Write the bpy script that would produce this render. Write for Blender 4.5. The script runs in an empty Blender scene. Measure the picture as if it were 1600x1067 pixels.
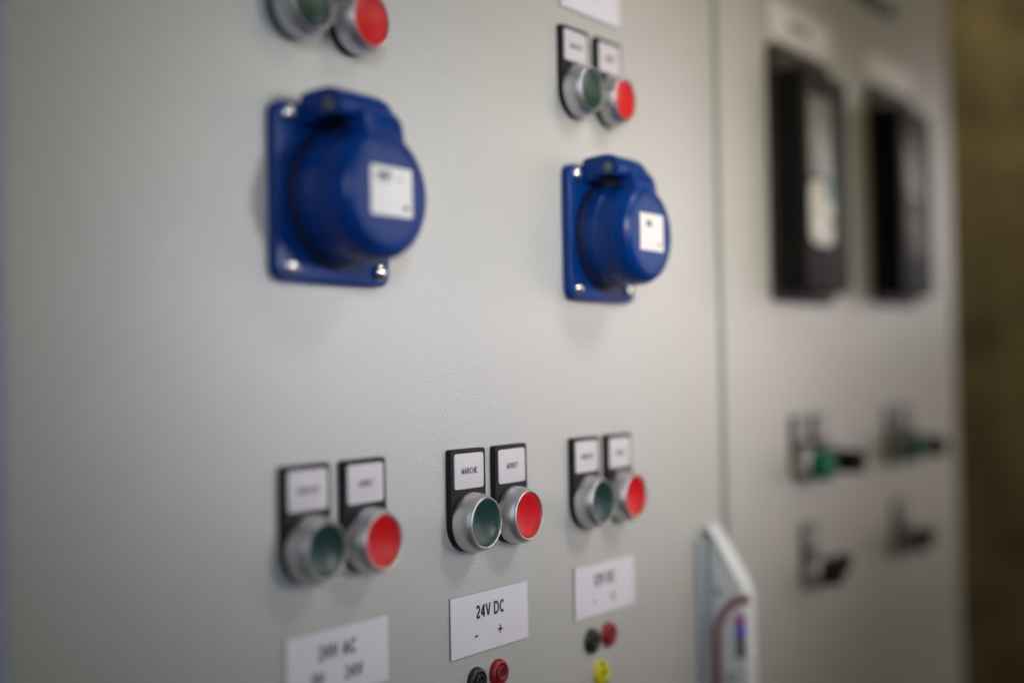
import bpy, bmesh, math, random
from mathutils import Vector, Matrix
random.seed(7)
MM = 0.001
scene = bpy.context.scene
C = scene.collection

# ---------------------------------------------------------------- camera
CAM = (-522.93, -407.23, 41.57); YAW, PITCH, ROLL = 0.9592, 0.02247, -0.01793
cy_, sy_, cp_, sp_ = math.cos(YAW), math.sin(YAW), math.cos(PITCH), math.sin(PITCH)
fwd = Vector((sy_ * cp_, cy_ * cp_, sp_)); rgt = Vector((cy_, -sy_, 0)); upv = rgt.cross(fwd)
r2 = math.cos(ROLL) * rgt + math.sin(ROLL) * upv
u2 = -math.sin(ROLL) * rgt + math.cos(ROLL) * upv
cam = bpy.data.cameras.new('camera'); cam_o = bpy.data.objects.new('camera', cam); C.objects.link(cam_o)
m = Matrix((r2, u2, -fwd)).transposed().to_4x4(); m.translation = Vector(CAM) * MM
cam_o.matrix_world = m
cam.sensor_fit = 'HORIZONTAL'; cam.sensor_width = 36.0; cam.lens = 2043.3 * 36 / 1600
cam.clip_start = 0.01; cam.clip_end = 50
cam.dof.use_dof = True; cam.dof.focus_distance = 0.676; cam.dof.aperture_fstop = 1.65
scene.camera = cam_o
scene.cycles.use_denoising = True


# ---------------------------------------------------------------- world, lamps, exposure
w = bpy.data.worlds.new('World'); scene.world = w; w.use_nodes = True
bg = w.node_tree.nodes['Background']; bg.inputs[0].default_value = (0.85, 0.90, 1.0, 1); bg.inputs[1].default_value = 0.008

def area(name, loc, target, sx, sz, watts, spread=180):
    l = bpy.data.lights.new(name, 'AREA'); l.shape = 'RECTANGLE'; l.size = sx * MM; l.size_y = sz * MM
    l.energy = max(watts); l.color = [c / max(watts) for c in watts]; l.spread = math.radians(spread)
    o = bpy.data.objects.new(name, l); C.objects.link(o); o.location = Vector(loc) * MM
    o.rotation_euler = (Vector(target) - Vector(loc)).to_track_quat('-Z', 'Y').to_euler()
    return o
POOL = (150, 0, 82)      # aim point on the doors; added narrow lamps make the brighter middle
area('pool_fill_left', (600, -1300, 250), (-60, 0, 85), 200, 200, (0.066, 0.065, 0.067), 14)  # added narrow lamp, brightens the doors left of the middle
area('pool_fill_mid', (-300, -1300, 450), POOL, 200, 200, (0.128, 0.131, 0.137), 24)  # added narrow lamp, its falloff stands in for lens vignetting
area('pool_fill_right', (-300, -1300, 450), (320, 0, 110), 200, 200, (0.27, 0.24, 0.20), 24)  # added narrow lamp, extends the bright pool to the right
area('window_lamp_behind', (-1000, -1000, 400), (-30, 0, 105), 200, 400, (0.13, 0.145, 0.165), 22)
area('ceiling_lamp', (500, -900, 1100), POOL, 300, 300, (0.25, 0.235, 0.23), 30)
area('back_fill_warm', (800, -2200, 750), POOL, 400, 400, (2.55, 2.3, 0.25))  # added yellowish fill, fitted to the warmer tone of the upper doors
area('back_fill_cool', (1500, -2200, 50), POOL, 400, 400, (0.9, 0.9, 1.9))  # added bluish back fill, fitted to the cooler lower doors
area('window_lamp', (1500, -1150, 350), POOL, 400, 400, (1.0, 1.1, 0.8))
area('right_fill_warm', (1500, -1150, 600), POOL, 400, 400, (1.4, 0.9, 0.2))  # added warm fill from the right, colour fitted to the door tones
area('right_fill', (2100, -500, 350), POOL, 400, 400, (2.2, 2.09, 2.05))  # added fill from the right, strength fitted to the door brightness
area('right_fill_low', (2100, -1150, 50), POOL, 400, 400, (1.5, 1.2, 2.0))  # added low fill, fitted together with the one above
area('right_fill_lowest', (2100, -500, -100), POOL, 400, 400, (0.6, 0.55, 0.45))  # added weak fill from below, completes the fitted door brightness
area('cabinet_side_fill', (-900, 230, 60), (-252, 120, 60), 300, 600, (0.5, 0.6, 1.2))  # added bluish fill, reaches only the left side of the cabinet
area('wall_fill', (1300, 330, 1100), (2300, 330, 150), 300, 300, (7.5, 6.8, 5.0))  # added lamp, brightens the wall beyond the cabinets only

scene.view_settings.view_transform = 'Standard'; scene.view_settings.look = 'None'
scene.view_settings.exposure = 0.0; scene.view_settings.gamma = 1.0
scene.view_settings.use_curve_mapping = False

# ---------------------------------------------------------------- materials
def mat(name, col, rough=0.5, metal=0.0, spec=0.5, var=0.06, vscale=60.0, bump=0.0, bscale=900.0, bdist=0.0002, coat=0.0, detail=2.0):
    mt = bpy.data.materials.new(name); mt.use_nodes = True
    nt = mt.node_tree; b = nt.nodes['Principled BSDF']
    b.inputs['Roughness'].default_value = rough; b.inputs['Metallic'].default_value = metal
    b.inputs['Specular IOR Level'].default_value = spec
    b.inputs['Coat Weight'].default_value = coat
    tc = nt.nodes.new('ShaderNodeTexCoord')
    n = nt.nodes.new('ShaderNodeTexNoise'); n.inputs['Scale'].default_value = vscale; n.inputs['Detail'].default_value = 5
    nt.links.new(tc.outputs['Object'], n.inputs['Vector'])
    r = nt.nodes.new('ShaderNodeValToRGB')
    r.color_ramp.elements[0].position = 0.3; r.color_ramp.elements[1].position = 0.7
    r.color_ramp.elements[0].color = tuple(c * (1 - var) for c in col) + (1,)
    r.color_ramp.elements[1].color = tuple(min(1, c * (1 + var)) for c in col) + (1,)
    nt.links.new(n.outputs['Fac'], r.inputs[0]); nt.links.new(r.outputs[0], b.inputs['Base Color'])
    mr = nt.nodes.new('ShaderNodeMapRange'); mr.inputs['To Min'].default_value = rough * 0.9; mr.inputs['To Max'].default_value = min(1, rough * 1.1)
    nt.links.new(n.outputs['Fac'], mr.inputs['Value']); nt.links.new(mr.outputs[0], b.inputs['Roughness'])
    if bump:
        n2 = nt.nodes.new('ShaderNodeTexNoise'); n2.inputs['Scale'].default_value = bscale; n2.inputs['Detail'].default_value = detail
        nt.links.new(tc.outputs['Object'], n2.inputs['Vector'])
        bp = nt.nodes.new('ShaderNodeBump'); bp.inputs['Strength'].default_value = bump; bp.inputs['Distance'].default_value = bdist
        nt.links.new(n2.outputs['Fac'], bp.inputs['Height']); nt.links.new(bp.outputs[0], b.inputs['Normal'])
    return mt
M = {}
M['paint'] = mat('grey_powder_coat', (0.497, 0.496, 0.484), 0.30, spec=0.6, var=0.012, vscale=9, bump=1.0, bscale=980, bdist=0.00034, detail=0.5)
M['seal'] = mat('green_grey_seal', (0.20, 0.235, 0.215), 0.5)
M['black'] = mat('black_plastic', (0.012, 0.012, 0.013), 0.5, spec=0.18, bump=0.2, bscale=3500, bdist=0.00005)
M['black_matte'] = mat('matte_black_plastic', (0.008, 0.0075, 0.007), 0.6, spec=0.12)
M['white'] = mat('white_engraving_plate', (0.74, 0.72, 0.80), 0.5, var=0.02, spec=0.3)
M['legend'] = mat('white_legend', (0.60, 0.57, 0.61), 0.5, var=0.02, spec=0.3)
M['paper'] = mat('white_sticker', (0.78, 0.77, 0.76), 0.4, var=0.03)
M['ink'] = mat('black_ink', (0.010, 0.010, 0.014), 0.5)
M['core'] = mat('dark_plate_core', (0.16, 0.16, 0.19), 0.5)
M['chrome'] = mat('satin_chrome', (0.66, 0.66, 0.67), 0.46, metal=1.0, var=0.03, bump=0.15, bscale=4000, bdist=0.00003)
M['steel'] = mat('screw_steel', (0.75, 0.75, 0.73), 0.22, metal=1.0, var=0.05)
M['brass'] = mat('dull_brass', (0.35, 0.30, 0.18), 0.4, metal=1.0)
M['pin'] = mat('dim_hinge_pin', (0.12, 0.12, 0.11), 0.45)
M['label_white'] = mat('bright_white_label', (0.88, 0.86, 0.88), 0.33, var=0.02, spec=0.6)
M['frame_brown'] = mat('dark_brown_frame', (0.030, 0.025, 0.021), 0.5, spec=0.25)
M['grey_legend'] = mat('grey_legend', (0.32, 0.31, 0.33), 0.45)
M['green'] = mat('dark_green_cap', (0.011, 0.044, 0.038), 0.34, spec=0.4)
M['bright_green'] = mat('bright_green_cap', (0.0, 0.14, 0.075), 0.4, spec=0.2)
M['red'] = mat('red_cap', (0.58, 0.009, 0.013), 0.4, spec=0.2)
M['blue'] = mat('blue_plastic', (0.001, 0.033, 0.190), 0.33, spec=0.22, var=0.05, bump=0.15, bscale=1800, bdist=0.00006)
M['blue_dark'] = mat('blue_plastic_inside', (0.002, 0.008, 0.05), 0.5)
M['jack_red'] = mat('red_jack', (0.28, 0.008, 0.018), 0.4)
M['jack_black'] = mat('black_jack', (0.016, 0.018, 0.018), 0.4)
M['jack_yellow'] = mat('yellow_jack', (0.72, 0.66, 0.01), 0.4)
M['jack_green'] = mat('green_jack_stripe', (0.03, 0.16, 0.02), 0.4)
M['handle'] = mat('light_grey_handle', (0.76, 0.80, 0.85), 0.4)
M['handle_base'] = mat('blue_grey_handle_base', (0.33, 0.38, 0.43), 0.45)
M['maroon'] = mat('maroon_trim', (0.27, 0.09, 0.12), 0.5)
M['magenta'] = mat('magenta_print', (0.55, 0.02, 0.30), 0.5)
M['violet'] = mat('blue_print', (0.04, 0.05, 0.75), 0.5)
M['olive'] = mat('green_print', (0.08, 0.12, 0.09), 0.5)
M['screen'] = mat('grey_lcd', (0.20, 0.20, 0.19), 0.35, spec=0.2)
M['keypad'] = mat('light_keypad', (0.55, 0.54, 0.50), 0.45)
M['screen_dark'] = mat('dark_lcd', (0.10, 0.10, 0.075), 0.35, spec=0.15)
M['keypad_dark'] = mat('dark_keypad', (0.095, 0.08, 0.074), 0.45, spec=0.15)
M['teal'] = mat('teal_key', (0.10, 0.26, 0.27), 0.45)
M['wall'] = mat('olive_plaster', (0.125, 0.098, 0.045), 0.9, var=0.6, vscale=12, bump=0.5, bscale=60, bdist=0.003)
M['floor'] = mat('dark_floor', (0.10, 0.10, 0.11), 0.6, var=0.2, vscale=8)

# ---------------------------------------------------------------- helpers (all sizes in millimetres)
def finish(bm, ang=32):
    bmesh.ops.remove_doubles(bm, verts=bm.verts, dist=1e-4)
    bmesh.ops.recalc_face_normals(bm, faces=bm.faces)
    for f in bm.faces: f.smooth = True
    for e in bm.edges:
        if len(e.link_faces) == 2: e.smooth = e.calc_face_angle(0) < math.radians(ang)
        else: e.smooth = False
    bmesh.ops.scale(bm, vec=(MM, MM, MM), verts=bm.verts)

def obj(name, bm, material, parent=None, loc=None, ang=32):
    finish(bm, ang)
    me = bpy.data.meshes.new(name); bm.to_mesh(me); bm.free()
    me.materials.append(M[material])
    o = bpy.data.objects.new(name, me); C.objects.link(o)
    if parent: o.parent = parent
    if loc: o.location = Vector(loc) * MM
    return o

def tag(o, label=None, cat=None, group=None, kind=None):
    if label: o['label'] = label
    if cat: o['category'] = cat
    if group: o['group'] = group
    if kind: o['kind'] = kind
    return o

def thing(name, loc, label, cat, group=None, roll=0.0):
    o = bpy.data.objects.new(name, None); C.objects.link(o); o.location = Vector(loc) * MM
    o.empty_display_size = 0.02; o.rotation_euler = (0, math.radians(roll), 0)
    return tag(o, label, cat, group)

def copy_tree(o, parent=None):
    c = o.copy(); C.objects.link(c)
    if parent: c.parent = parent
    for ch in list(o.children): copy_tree(ch, c)
    return c

def box(x0, x1, y0, y1, z0, z1, bev=0.0, seg=3, bm=None):
    b = bmesh.new()
    bmesh.ops.create_cube(b, size=1)
    for v in b.verts:
        v.co = Vector((x0 + (v.co.x + .5) * (x1 - x0), y0 + (v.co.y + .5) * (y1 - y0), z0 + (v.co.z + .5) * (z1 - z0)))
    if bev: bmesh.ops.bevel(b, geom=list(b.edges), offset=bev, segments=seg, profile=0.5, affect='EDGES', clamp_overlap=True)
    return merge(bm, b)

def merge(bm, b):
    if bm is None: return b
    me = bpy.data.meshes.new('tmp'); b.to_mesh(me); b.free(); bm.from_mesh(me); bpy.data.meshes.remove(me)
    return bm

def prism(pts, y0, y1, bev=0.0, seg=3, bm=None, both=False):
    """outline in the x-z plane, from y0 (wall side) to y1 (front, smaller y); the front edge is rounded"""
    b = bmesh.new()
    vs = [b.verts.new((x, y0, z)) for x, z in pts]
    f = b.faces.new(vs)
    r = bmesh.ops.extrude_face_region(b, geom=[f])
    nv = [g for g in r['geom'] if isinstance(g, bmesh.types.BMVert)]
    for v in nv: v.co.y = y1
    bmesh.ops.recalc_face_normals(b, faces=b.faces)
    if bev:
        ed = [e for e in b.edges if all(abs(v.co.y - y1) < 1e-6 for v in e.verts)]
        if both: ed += [e for e in b.edges if all(abs(v.co.y - y0) < 1e-6 for v in e.verts)]
        bmesh.ops.bevel(b, geom=ed, offset=bev, segments=seg, profile=0.5, affect='EDGES', clamp_overlap=True)
    return merge(bm, b)

def rrect(cx, cz, wx, hz, r, n=6):
    pts = []
    for (sx, sz, a0) in ((1, 1, 0), (-1, 1, 90), (-1, -1, 180), (1, -1, 270)):
        for k in range(n + 1):
            a = math.radians(a0 + 90 * k / n)
            pts.append((cx + sx * (wx / 2 - r) + r * math.cos(a), cz + sz * (hz / 2 - r) + r * math.sin(a)))
    return pts

def lathe(prof, n=64, cx=0.0, cz=0.0, bm=None, flute=None):
    """profile [(radius, y)] turned about the y axis; radius 0 closes the end"""
    b = bmesh.new(); rings = []
    for i, (r, y) in enumerate(prof):
        if r <= 1e-6: rings.append([b.verts.new((cx, y, cz))])
        else:
            ring = []
            for k in range(n):
                a = 2 * math.pi * k / n; rr = r
                if flute and flute[0] <= i <= flute[1]:      # flat facets
                    st = 2 * math.pi / flute[2]; rr = r * math.cos(st / 2) / math.cos((a % st) - st / 2)
                ring.append(b.verts.new((cx + rr * math.cos(a), y, cz + rr * math.sin(a))))
            rings.append(ring)
    for A, B in zip(rings, rings[1:]):
        if len(A) == 1 and len(B) == 1: continue
        for k in range(n):
            k2 = (k + 1) % n
            if len(A) == 1: b.faces.new((A[0], B[k2], B[k]))
            elif len(B) == 1: b.faces.new((A[k], A[k2], B[0]))
            else: b.faces.new((A[k], A[k2], B[k2], B[k]))
    return merge(bm, b)

def arc(cx, cz, rx, rz, a0, a1, n=10):
    return [(cx + rx * math.cos(math.radians(a0 + (a1 - a0) * k / n)), cz + rz * math.sin(math.radians(a0 + (a1 - a0) * k / n))) for k in range(n + 1)]
# bold grotesque capitals as centre lines on a body of height 1; (width, [polylines])
GLYPH = {
 'M': (.80, [[(.08, 0), (.08, 1)], [(.08, .93), (.40, .07)], [(.40, .07), (.72, .93)], [(.72, 1), (.72, 0)]]),
 'A': (.74, [[(.06, 0), (.37, .96)], [(.37, .96), (.68, 0)], [(.17, .29), (.57, .29)]]),
 'R': (.72, [[(.08, 0), (.08, 1)], [(.08, .925), (.40, .925)] + arc(.40, .70, .20, .225, 90, -90) + [(.08, .475)], [(.38, .475), (.64, 0)]]),
 'C': (.72, [arc(.38, .5, .29, .425, 48, 312, 18)]),
 'H': (.72, [[(.08, 0), (.08, 1)], [(.64, 0), (.64, 1)], [(.08, .53), (.64, .53)]]),
 'E': (.64, [[(.08, 0), (.08, 1)], [(.08, .925), (.60, .925)], [(.08, .52), (.55, .52)], [(.08, .075), (.61, .075)]]),
 'T': (.64, [[(.32, 0), (.32, 1)], [(.02, .925), (.62, .925)]]),
 'V': (.70, [[(.06, 1), (.35, .05)], [(.35, .05), (.64, 1)]]),
 'D': (.74, [[(.08, 0), (.08, 1)], [(.08, .925), (.33, .925)] + arc(.33, .5, .32, .425, 90, -90, 14) + [(.08, .075)]]),
 '2': (.58, [arc(.29, .68, .20, .245, 165, -25, 12) + [(.10, .085)], [(.04, .075), (.54, .075)]]),
 '4': (.60, [[(.43, 0), (.43, 1)], [(.42, .95), (.07, .33)], [(.03, .29), (.57, .29)]]),
 '1': (.46, [[(.30, 0), (.30, 1)], [(.29, .93), (.08, .74)]]),
 '0': (.58, [arc(.29, .5, .205, .425, 0, 360, 24)]),
 '-': (.40, [[(.04, .34), (.36, .34)]]),
 '+': (.58, [[(.03, .46), (.55, .46)], [(.29, .18), (.29, .74)]]),
 ' ': (.28, []),
}
def lettering(items, material, parent, y, name='lettering'):
    """items: (text, x, z of the baseline, cap height, x squeeze, align) in mm; one thin mesh standing on the plate face"""
    bm = bmesh.new(); T = .20 if items[0][3] > 4 else .175
    for (txt, x, z, h, sq, al) in items:
        gap = .10
        w = sum(GLYPH[c][0] + gap for c in txt) - gap
        px = -w / 2
        for c in txt:
            gw, lines = GLYPH[c]
            for ln in lines:
                L, Rr = [], []
                for k, p in enumerate(ln):
                    a = Vector(ln[max(0, k - 1)]); b = Vector(ln[min(len(ln) - 1, k + 1)])
                    d = (b - a).normalized(); nrm = Vector((-d.y, d.x)) * (.13 if c in '+-' else T) / 2
                    for lst, sg in ((L, 1), (Rr, -1)):
                        q = Vector(p) + sg * nrm
                        lst.append([bm.verts.new((x + (px + q.x) * h * sq, yy, z + q.y * h)) for yy in (y - .04, y + .04)])
                for k in range(len(ln) - 1):
                    bm.faces.new((L[k][0], Rr[k][0], Rr[k + 1][0], L[k + 1][0]))
                    bm.faces.new((L[k][1], L[k + 1][1], Rr[k + 1][1], Rr[k][1]))
                    bm.faces.new((L[k][0], L[k + 1][0], L[k + 1][1], L[k][1]))
                    bm.faces.new((Rr[k][0], Rr[k][1], Rr[k + 1][1], Rr[k + 1][0]))
            px += gw + gap
    return obj(name, bm, material, parent, ang=30)

def strokes(rects, material, parent, y, name='lettering'):
    bm = bmesh.new()
    for (x0, x1, z0, z1) in rects: box(x0, x1, y - 0.05, y + 0.03, z0, z1, bm=bm)
    return obj(name, bm, material, parent)

# ---------------------------------------------------------------- setting
bm = bmesh.new(); box(2300, 2340, -3000, 1200, -1000, 1800, bm=bm)
tag(obj('wall', bm, 'wall'), 'olive brown plastered wall beyond the far end of the cabinets', kind='structure')
bm = bmesh.new(); box(-3000, 2300, -3000, 1200, -1040, -1000, bm=bm)
tag(obj('floor', bm, 'floor'), 'dark floor under the cabinets', kind='structure')

# ---------------------------------------------------------------- cabinets
def cabinet(x0, x1, dx0, dx1, label, cutseal):
    t = thing('electrical_cabinet', ((x0 + x1) / 2, 0, -1000), label, 'cabinet', 'grey electrical cabinets standing side by side')
    ox = (x0 + x1) / 2
    obj('cabinet_body', box(x0 - ox, x1 - ox, 21, 380, 0, 1790, 2), 'paint', t)
    d = obj('door', box(dx0 - ox, dx1 - ox, 0, 18, 30, 1770, 1.2, 4), 'paint', t)
    obj('door_seal', box(dx0 - ox + 6, dx1 - ox - 6, 18.2, 20.8, 40, 1760), 'seal', t)
    if cutseal:
        obj('joint_strip', box(cutseal[0] - ox, cutseal[1] - ox, 0.7, 20.5, 30, 1770, 0.3), 'seal', t)
    return t
cabinet(-252, 314.5, -252, 310, 'pale grey cabinet with both blue sockets on its door, nearest the camera', (310.3, 319.7))
cabinet(315.5, 864, 320, 864, 'pale grey cabinet with the two tall black display units, farther from the camera', None)

# ---------------------------------------------------------------- push buttons
def holder_pts(w=29.4, top=37.3, r=1.6, rb=15.0):
    h = w / 2; pts = []
    for k in range(5):
        a = math.radians(90 * k / 4); pts.append((h - r + r * math.cos(a), top - r + r * math.sin(a)))
    for k in range(5):
        a = math.radians(90 + 90 * k / 4); pts.append((-h + r + r * math.cos(a), top - r + r * math.sin(a)))
    for k in range(33):
        a = math.radians(180 + 180 * k / 32); pts.append((rb * math.cos(a), rb * math.sin(a)))
    return pts

BEZEL = [(11.98, -11.6), (11.98, -14.0), (12.2, -14.45), (12.6, -14.6), (13.0, -14.4), (13.2, -14.0), (13.25, -13.6), (13.5, -13.2), (14.1, -12.2), (14.65, -10.9), (14.85, -9.4),
         (15.05, -7.8), (15.1, -6.2), (15.05, -4.8), (14.8, -3.8), (13.4, -3.6), (11.98, -3.6), (11.98, -11.6)]

def push_button(x, z, capmat, word, label, group, roll=0.0, cap='flat', legend='legend'):
    t = thing('push_button', (x, 0, z), label, 'push button', group, roll)
    bm = prism(holder_pts(), 0.0, -3.4, 0.5, 3)
    obj('legend_holder', bm, 'black', t)
    lp = obj('legend_plate', prism(rrect(0.1, 26.0, 24.6, 18.0, 1.7), -3.2, -3.75, 0.12, 2), legend, t)
    if word: lettering([(word, 0.2, 24.6, 3.0, 0.92, 'CENTER')], 'ink', lp, -3.77)
    obj('bezel', lathe(BEZEL, 72), 'chrome', t, ang=40)
    if cap == 'flat':      # slightly dished face set just inside the metal rim
        pr = [(11.9, -6), (11.9, -13.0), (11.65, -13.4), (11.2, -13.5), (9.6, -12.9), (7.5, -12.25), (5.0, -11.75), (2.5, -11.45), (0, -11.35)]
        obj('button_cap', lathe(pr, 72), capmat, t, ang=50)
    elif cap == 'tall':
        pr = [(11.8, -6), (11.8, -26), (11.3, -27.2), (10.2, -27.8), (6, -27.6), (0, -27.5)]
        obj('button_cap', lathe(pr, 64), capmat, t, ang=40)
    elif cap == 'stalk':
        pr = [(11.8, -6), (11.8, -15), (9.4, -16), (9.0, -36), (8.2, -37.6), (0, -37.8)]
        obj('button_cap', lathe(pr, 64), capmat, t, ang=40)
    elif cap == 'selector':
        turn = roll; t.rotation_euler = (0, 0, 0)
        k = obj('selector_knob', lathe([(11.8, -6), (11.8, -15.5), (11.0, -16.6), (0, -16.8)], 64), 'black', t, ang=40); k.rotation_euler = (0, math.radians(turn), 0)
        obj('grip', box(-4.5, 4.5, -30, -16.5, -12, 20, 1.8), 'black', k)
    return t

COL = {'a': -86.0, 'b': 31.4, 'c': 144.6}
place = {'a': 'nearest column under the first blue socket', 'b': 'middle column above the 24V DC sign',
         'c': 'third column above the 12V DC sign'}
GA = 'green start buttons with a MARCHE legend'; GR = 'red stop buttons with an ARRET legend'
PB = [
 (-104.9, -35.0, 'green', 'MARCHE', 'dark green MARCHE button on the left, lower row under the nearest blue socket', GA),
 (-66.9, -35.0, 'red', 'ARRET', 'red ARRET button in the lower row under the nearest blue socket', GR),
 (12.2, -35.0, 'green', 'MARCHE', 'sharp dark green MARCHE button above the 24V DC sign', GA),
 (50.5, -35.0, 'red', 'ARRET', 'red ARRET button above the 24V DC sign', GR),
 (126.5, -35.0, 'green', 'MARCHE', 'dark green MARCHE button above the 12V DC sign', GA),
 (164.6, -35.0, 'red', 'ARRET', 'red ARRET button above the 12V DC sign', GR),
 (123.2, 203.9, 'green', 'MARCHE', 'dark green button above the farther blue socket, under a white sign', GA),
 (161.4, 203.9, 'red', 'ARRET', 'red button above the farther blue socket, under a white sign', GR),
 (-108.0, 203.9, 'green', 'MARCHE', 'dark green button cut by the picture top above the nearest blue socket', GA),
 (-69.8, 203.9, 'red', 'ARRET', 'red button cut by the picture top above the nearest blue socket', GR),
]
for x, z, cm, wd, lb, g in PB:
    push_button(x, z, cm, wd, lb, g, roll=random.uniform(-.5, .5))

GF = 'buttons and selectors under the black display units'
for dx, first in ((0, True), (217, False)):
    who = 'near' if first else 'far'
    push_button(445 + dx, -35, 'bright_green', None,
                'bright green tall button under the %s' % ('display unit with a pale screen' if first else 'display unit with a dark screen'), GF, cap='tall', legend='grey_legend')
    push_button(484 + dx, -35, 'black_matte', None,
                'black stalk button right of the green one under the %s' % ('display unit with a pale screen' if first else 'display unit with a dark screen'), GF, cap='stalk', legend='grey_legend')
    push_button(461 + dx, -120, 'black', None,
                'black selector knob below the green button, %s' % ('nearer one beside the grey handle' if first else 'farther one near the cabinet edge'), GF, cap='selector', legend='grey_legend', roll=62 if first else 70)

# ---------------------------------------------------------------- blue socket outlets
def screw(x, z, y0, parent):
    s = lathe([(0, 0), (4.3, 0), (4.3, -0.7), (4.0, -1.6), (3.0, -2.5), (1.6, -3.0), (0.9, -3.1), (0.85, -2.2), (0, -2.2)], 32)
    obj('screw', s, 'steel', parent, (x, y0, z), ang=45)

def socket(x, z, label, mark):
    t = thing('power_socket', (x, 0, z), label, 'power socket', 'blue flap lid sockets on the cabinet door')
    obj('flange', prism(rrect(0, 1.3, 74, 78.6, 6.5), 0, -5.5, 1.1, 3), 'blue', t)
    for sx, sz in ((-1, 1), (-1, -1), (1, 1), (1, -1)): screw(sx * 29, 1.6 + sz * 33, -5.4, t)
    # fixed collar round the socket
    obj('collar', lathe([(28, -5), (31.6, -5.2), (31.6, -9.2), (31.0, -10.2), (27, -10.4)], 72), 'blue_dark', t)
    # round flap lid: faceted skirt, rounded shoulder, ring groove, shallow dished face
    pr = [(0, -9), (28.2, -9.4), (29.8, -10.2), (30.0, -11.4), (30.0, -17.0), (29.3, -17.4), (29.3, -26.5), (29.6, -27.2), (29.4, -30), (28.6, -33), (27.2, -35.6), (25.2, -37.4), (23.2, -38.2),
          (21.8, -38.3), (21.4, -37.6), (20.8, -37.5), (20.4, -37.7), (0, -37.7)]
    lid = obj('lid', lathe(pr, 120, flute=(3, 6, 20)), 'blue', t, ang=14)
    st = obj('rating_sticker', prism(rrect(1.0, 0.8, 27.5, 21.5, 0.8), -37.6, -37.9, 0.05, 1), 'paper', lid)
    strokes([(a, b, c + 3.3, d + 3.3) for a, b, c, d in mark], 'ink', st, -37.92, 'print')
    # hinge housing on top of the flange, with a slot below it
    pts = []
    def side(profile, xa, xb, bev):
        b = bmesh.new()
        A = [b.verts.new((xa, y, zz)) for y, zz in profile]; B = [b.verts.new((xb, y, zz)) for y, zz in profile]
        b.faces.new(A); b.faces.new(B[::-1]); n = len(A)
        for k in range(n): b.faces.new((A[k], B[k], B[(k + 1) % n], A[(k + 1) % n]))
        bmesh.ops.recalc_face_normals(b, faces=b.faces)
        if bev: bmesh.ops.bevel(b, geom=[e for e in b.edges if e.calc_face_angle(0) > 0.6], offset=bev, segments=2, profile=.5, affect='EDGES')
        return b
    prof = [(-5.2, 31.5), (-5.2, 45.4), (-7, 46.8), (-17, 47.8)]
    prof += [(-20.5 - 9.5 * math.sin(math.radians(a)), 38.3 + 9.5 * math.cos(math.radians(a))) for a in range(0, 121, 12)]
    prof += [(-24.5, 34.4), (-12, 34.4), (-11, 31.5)]
    b = bmesh.new(); rows = []
    stations = [(-21.5, .965), (-21.1, .99), (-20.5, 1.0), (-19, 1.0), (-6, 1.0), (4, 1.0), (8, .985), (11, .95), (13.5, .89), (15.5, .80), (16.7, .70), (17.2, .60)]
    for sx, k in stations:
        rows.append([b.verts.new((sx, -5.2 + (yy + 5.2) * (.55 + .45 * k), 31.0 + (zz - 31.0) * k * .88)) for yy, zz in prof])
    b.faces.new(rows[0]); b.faces.new(rows[-1][::-1]); n = len(prof)
    for A, B in zip(rows, rows[1:]):
        for k in range(n): b.faces.new((A[k], B[k], B[(k + 1) % n], A[(k + 1) % n]))
    hg = obj('hinge_housing', b, 'blue', t)
    pin = lathe([(0, 0), (2.9, 0), (2.9, -0.5), (2.2, -0.9), (0, -0.9)], 24)
    bmesh.ops.rotate(pin, verts=pin.verts, cent=(0, 0, 0), matrix=Matrix.Rotation(math.radians(-90), 3, 'Z'))
    obj('hinge_pin', pin, 'pin', hg, (-21.4, -22.0, 38.0))
    # lid arm reaching up into the hinge
    arm = [(-22.0, 26.0), (-22.0, 35.0), (-27.5, 38.5), (-31.0, 37.5), (-34.0, 33.0), (-35.4, 26.0), (-35.0, 22.5)]
    obj('lid_arm', side(arm, -12, 14.5, 2.5), 'blue', lid)
    return t
mk1 = [(-8.5, -5.0, 2.6, 5.6), (-4.4, -2.2, 2.4, 5.9), (-1.6, 0.6, 3.6, 5.8), (-8.0, 0, 1.4, 1.9), (9.0, 12.0, -10.2, -8.0), (4, 8, 3.0, 3.5)]
mk2 = [(-5.0, -2.0, 1.0, 4.2), (-1.6, 0.4, 0.6, 3.8), (8.0, 11.5, -10.0, -8.6)]
socket(-86.5, 120.0, 'big blurred blue socket with closed round lid, nearest the camera', mk1)
socket(147.0, 120.0, 'smaller looking blue socket with closed round lid, beside the cabinet joint', mk2)

# ---------------------------------------------------------------- engraved signs
def sign(x, z, wx, hz, items, label, y_th=1.0, roll=0.0, marks=None, name='name_plate', face='white'):
    t = thing(name, (x, 0, z), label, 'sign', 'white engraved plates on the doors', roll)
    obj('backing', box(-wx / 2, wx / 2, -y_th + 0.35, 0, -hz / 2, hz / 2), 'core', t)
    f = obj('face', box(-wx / 2 + .12, wx / 2 - .12, -y_th, -y_th + 0.35, -hz / 2 + .12, hz / 2 - .12), face, t)
    if items: lettering(items, 'ink', f, -y_th - 0.02)
    if marks: strokes(marks, 'ink', f, -y_th)
    return t
sign(32.6, -88.0, 68.6, 30.8, [('24V DC', -0.3, 2.2, 6.6, 0.93, 'CENTER'), ('-', -13.0, -9.4, 8.0, 1.0, 'CENTER'), ('+', 8.2, -10.0, 8.0, 1.0, 'CENTER')],
     'sharp white 24V DC sign with minus and plus below it')
sign(149.2, -88.0, 68.6, 30.4, [('12V DC', -1.2, 2.2, 6.6, 0.93, 'CENTER'), ('-', -13.0, -9.4, 8.0, 1.0, 'CENTER'), ('+', 8.2, -10.0, 8.0, 1.0, 'CENTER')],
     'blurred white 12V DC sign above the black, red and yellow jacks')
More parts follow.
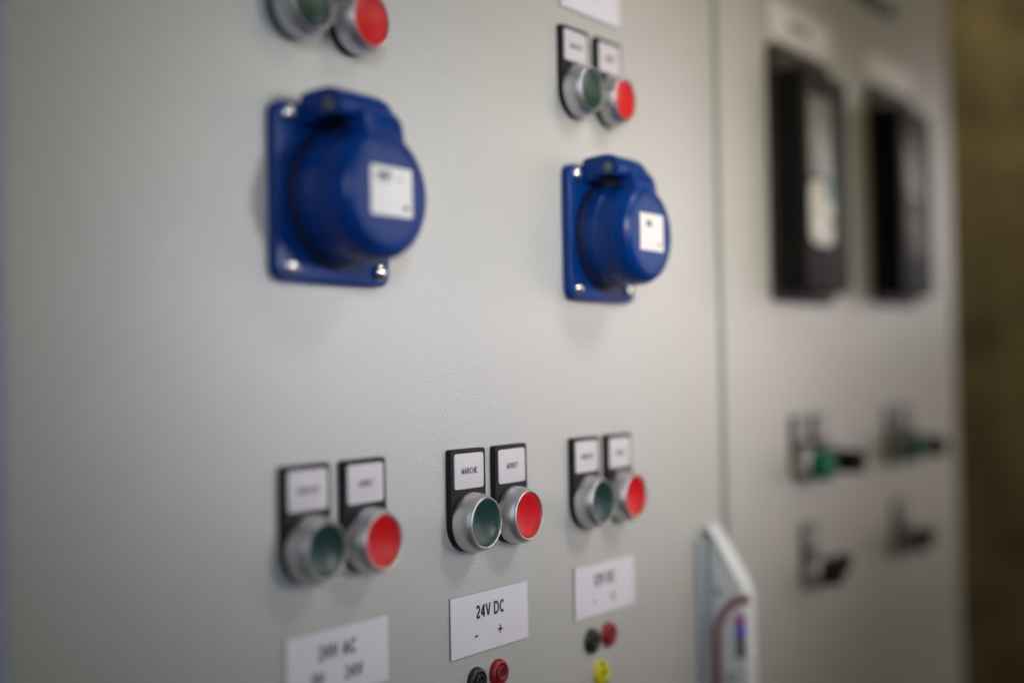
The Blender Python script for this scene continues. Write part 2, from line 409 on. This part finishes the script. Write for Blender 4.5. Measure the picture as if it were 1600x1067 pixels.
sign(-83.6, -87.6, 67.6, 30.6, [('24V AC', -1.0, 2.2, 6.6, 0.93, 'CENTER'), ('0V', -14.0, -9.0, 6.0, 0.95, 'CENTER'), ('24V', 9.5, -9.0, 6.0, 0.95, 'CENTER')],
     'blurred white 24V AC sign cut by the bottom of the picture')
sign(145.4, 268.0, 68.0, 31.0, [('24V', -2, 3.0, 6.6, 0.93, 'CENTER'), ('-', 4.0, -7.5, 6.0, 0.9, 'CENTER')], 'white sign above the green and red pair, cut by the picture top')
sign(468.0, 309.5, 126.0, 29.0, None, 'blurred white sign right above the display unit with a pale screen', marks=[(-22, -12, -3, 4), (-9, 2, -3, 4), (5, 15, -3, 4)], face='label_white')
sign(680.0, 312.0, 122.0, 25.0, None, 'blurred white sign right above the display unit with a dark screen', face='label_white')

t = thing('label_holder', (640.0, 0, 396), 'dark framed label holder at the picture top, only its lower edge showing', 'label holder')
obj('frame', box(-58, 50, -4, 0, -30, 30, 1), 'black_matte', t)
obj('insert', box(-50, 42, -4.6, -3.8, -17, 22, 0.3), 'handle', t)

# ---------------------------------------------------------------- test jacks
def jack(x, z, matname, label, second=None):
    t = thing('test_jack', (x, 0, z), label, 'jack', 'round test jacks under the signs')
    pr = [(7.4, 0), (7.4, -0.9), (7.0, -2.3), (6.3, -3.0), (5.5, -3.2), (5.1, -2.9), (4.9, -1.9), (4.2, -1.9), (4.1, -3.3), (3.8, -3.6), (2.9, -3.6), (2.6, -3.3), (2.5, -1.0), (0, -1.0)]
    obj('insulator', lathe(pr, 56), matname, t, ang=35)
    obj('contact', lathe([(2.4, -0.5), (2.4, -2.6), (1.7, -2.6), (1.7, -0.8), (0, -0.8)], 32), 'brass', t)
    if second:
        bm = bmesh.new()
        box(-3.0, -0.2, -3.4, -2.4, 4.4, 6.8, 0.1, bm=bm); box(0.6, 3.4, -3.4, -2.4, -6.8, -4.4, 0.1, bm=bm)
        obj('stripe', bm, second, t)
    return t
jack(19.5, -117.8, 'jack_black', 'black jack under the minus of the 24V DC sign')
jack(38.8, -117.2, 'jack_red', 'red jack under the plus of the 24V DC sign')
jack(132.8, -117.2, 'jack_black', 'blurred black jack under the 12V DC sign')
jack(151.8, -116.6, 'jack_red', 'blurred dark red jack under the 12V DC sign')
jack(142.3, -137.6, 'jack_yellow', 'yellow jack at the picture bottom below the black and red pair', 'jack_green')

# ---------------------------------------------------------------- cabinet handle on the joint
t = thing('door_handle', (288.0, 0, -65), 'pale grey wedge shaped door handle with maroon trim on the cabinet joint', 'door handle')
def xprism(profile, xa, xb, bev, seg=3):
    b = bmesh.new()
    A = [b.verts.new((xa, y, z)) for y, z in profile]; B = [b.verts.new((xb, y, z)) for y, z in profile]
    b.faces.new(A); b.faces.new(B[::-1]); n = len(A)
    for k in range(n): b.faces.new((A[k], B[k], B[(k + 1) % n], A[(k + 1) % n]))
    bmesh.ops.recalc_face_normals(b, faces=b.faces)
    if bev: bmesh.ops.bevel(b, geom=[e for e in b.edges if e.calc_face_angle(0) > 0.3], offset=bev, segments=seg, profile=.5, affect='EDGES')
    return b
obj('base_plate', box(-21, 9, -3.5, 0, -255, -8, 1.5), 'handle_base', t)
body = obj('body', xprism([(-3.2, 0), (-7, 0), (-30, -37), (-33, -45), (-33.5, -190), (-27, -230), (-3.2, -250)], -12, 5, 4.5, 5), 'handle', t)
# maroon trim: a band running up the left side, curving forward to the front edge
path = [(-11, -240), (-11, -74)] + [(-11 - 24 * (1 - math.cos(math.radians(a))), -74 + 27 * math.sin(math.radians(a))) for a in range(10, 91, 8)]
bm = bmesh.new()
L_, R_ = [], []
for i, (py, pz) in enumerate(path):
    a = Vector(path[max(0, i - 1)]); b_ = Vector(path[min(len(path) - 1, i + 1)]); d = (b_ - a).normalized(); n_ = Vector((-d.y, d.x)) * 2.6
    for lst, s in ((L_, 1), (R_, -1)):
        lst.append([bm.verts.new((xx, py + s * n_.x, pz + s * n_.y)) for xx in (-12.6, -11.6)])
for i in range(len(path) - 1):
    bm.faces.new((L_[i][0], L_[i + 1][0], R_[i + 1][0], R_[i][0])); bm.faces.new((L_[i][1], R_[i][1], R_[i + 1][1], L_[i + 1][1]))
    bm.faces.new((L_[i][0], L_[i][1], L_[i + 1][1], L_[i + 1][0])); bm.faces.new((R_[i][0], R_[i + 1][0], R_[i + 1][1], R_[i][1]))
obj('trim', bm, 'maroon', t)
for mname, za, zb in (('magenta', -64, -58), ('violet', -73, -64.1), ('olive', -86, -73.1)):
    obj('sticker', box(-12.6, -11.7, -31, -25, za, zb, 0.1), mname, t)
for yy, zz in ((-11.5, -44), (-20, -100)):
    s = lathe([(0, 0), (3.2, 0), (3.0, -0.6), (0, -0.7)], 24)
    bmesh.ops.rotate(s, verts=s.verts, cent=(0, 0, 0), matrix=Matrix.Rotation(math.radians(-90), 3, 'Z'))
    obj('screw', s, 'handle_base', t, (-11.9, yy, zz))

# ---------------------------------------------------------------- black display units
def display_unit(x, z, screen, pad, label, lit):
    t = thing('display_unit', (x, 0, z), label, 'display unit', 'black framed display units')
    obj('frame', prism(rrect(0, 0, 118, 198, 7), 0, -6, 2.0, 3), 'frame_brown', t)
    h = obj('housing', prism(rrect(-12.5, -7, 91, 170, 9), -5.9, -29, 3.0, 4), 'black_matte', t)
    obj('screen', prism(rrect(-26, 26, 46, 62, 4), -28.9, -29.4, 0.2, 2), screen, h)
    obj('key_panel', prism(rrect(-26, -32, 48, 50, 12), -28.9, -29.9, 0.4, 2), pad, h)
    obj('key', prism(rrect(-12, -14, 12, 16, 3), -29.7, -31.0, 0.4, 2), 'teal' if lit else 'keypad_dark', h)
    obj('key', lathe([(0, -29.7), (3.2, -29.7), (3.2, -31), (2.8, -31.4), (0, -31.5)], 32, cx=-9, cz=-38), 'jack_red' if lit else 'keypad_dark', h)
    obj('key', prism(rrect(-33, -44, 14, 9, 3), -29.7, -30.9, 0.4, 2), 'handle' if lit else 'keypad_dark', h)
    return t
display_unit(459, 190, 'screen', 'keypad', 'tall black display unit with a pale screen, nearer the cabinet joint', True)
display_unit(678, 195, 'screen_dark', 'keypad_dark', 'tall black display unit with a dark screen, near the far cabinet edge', False)
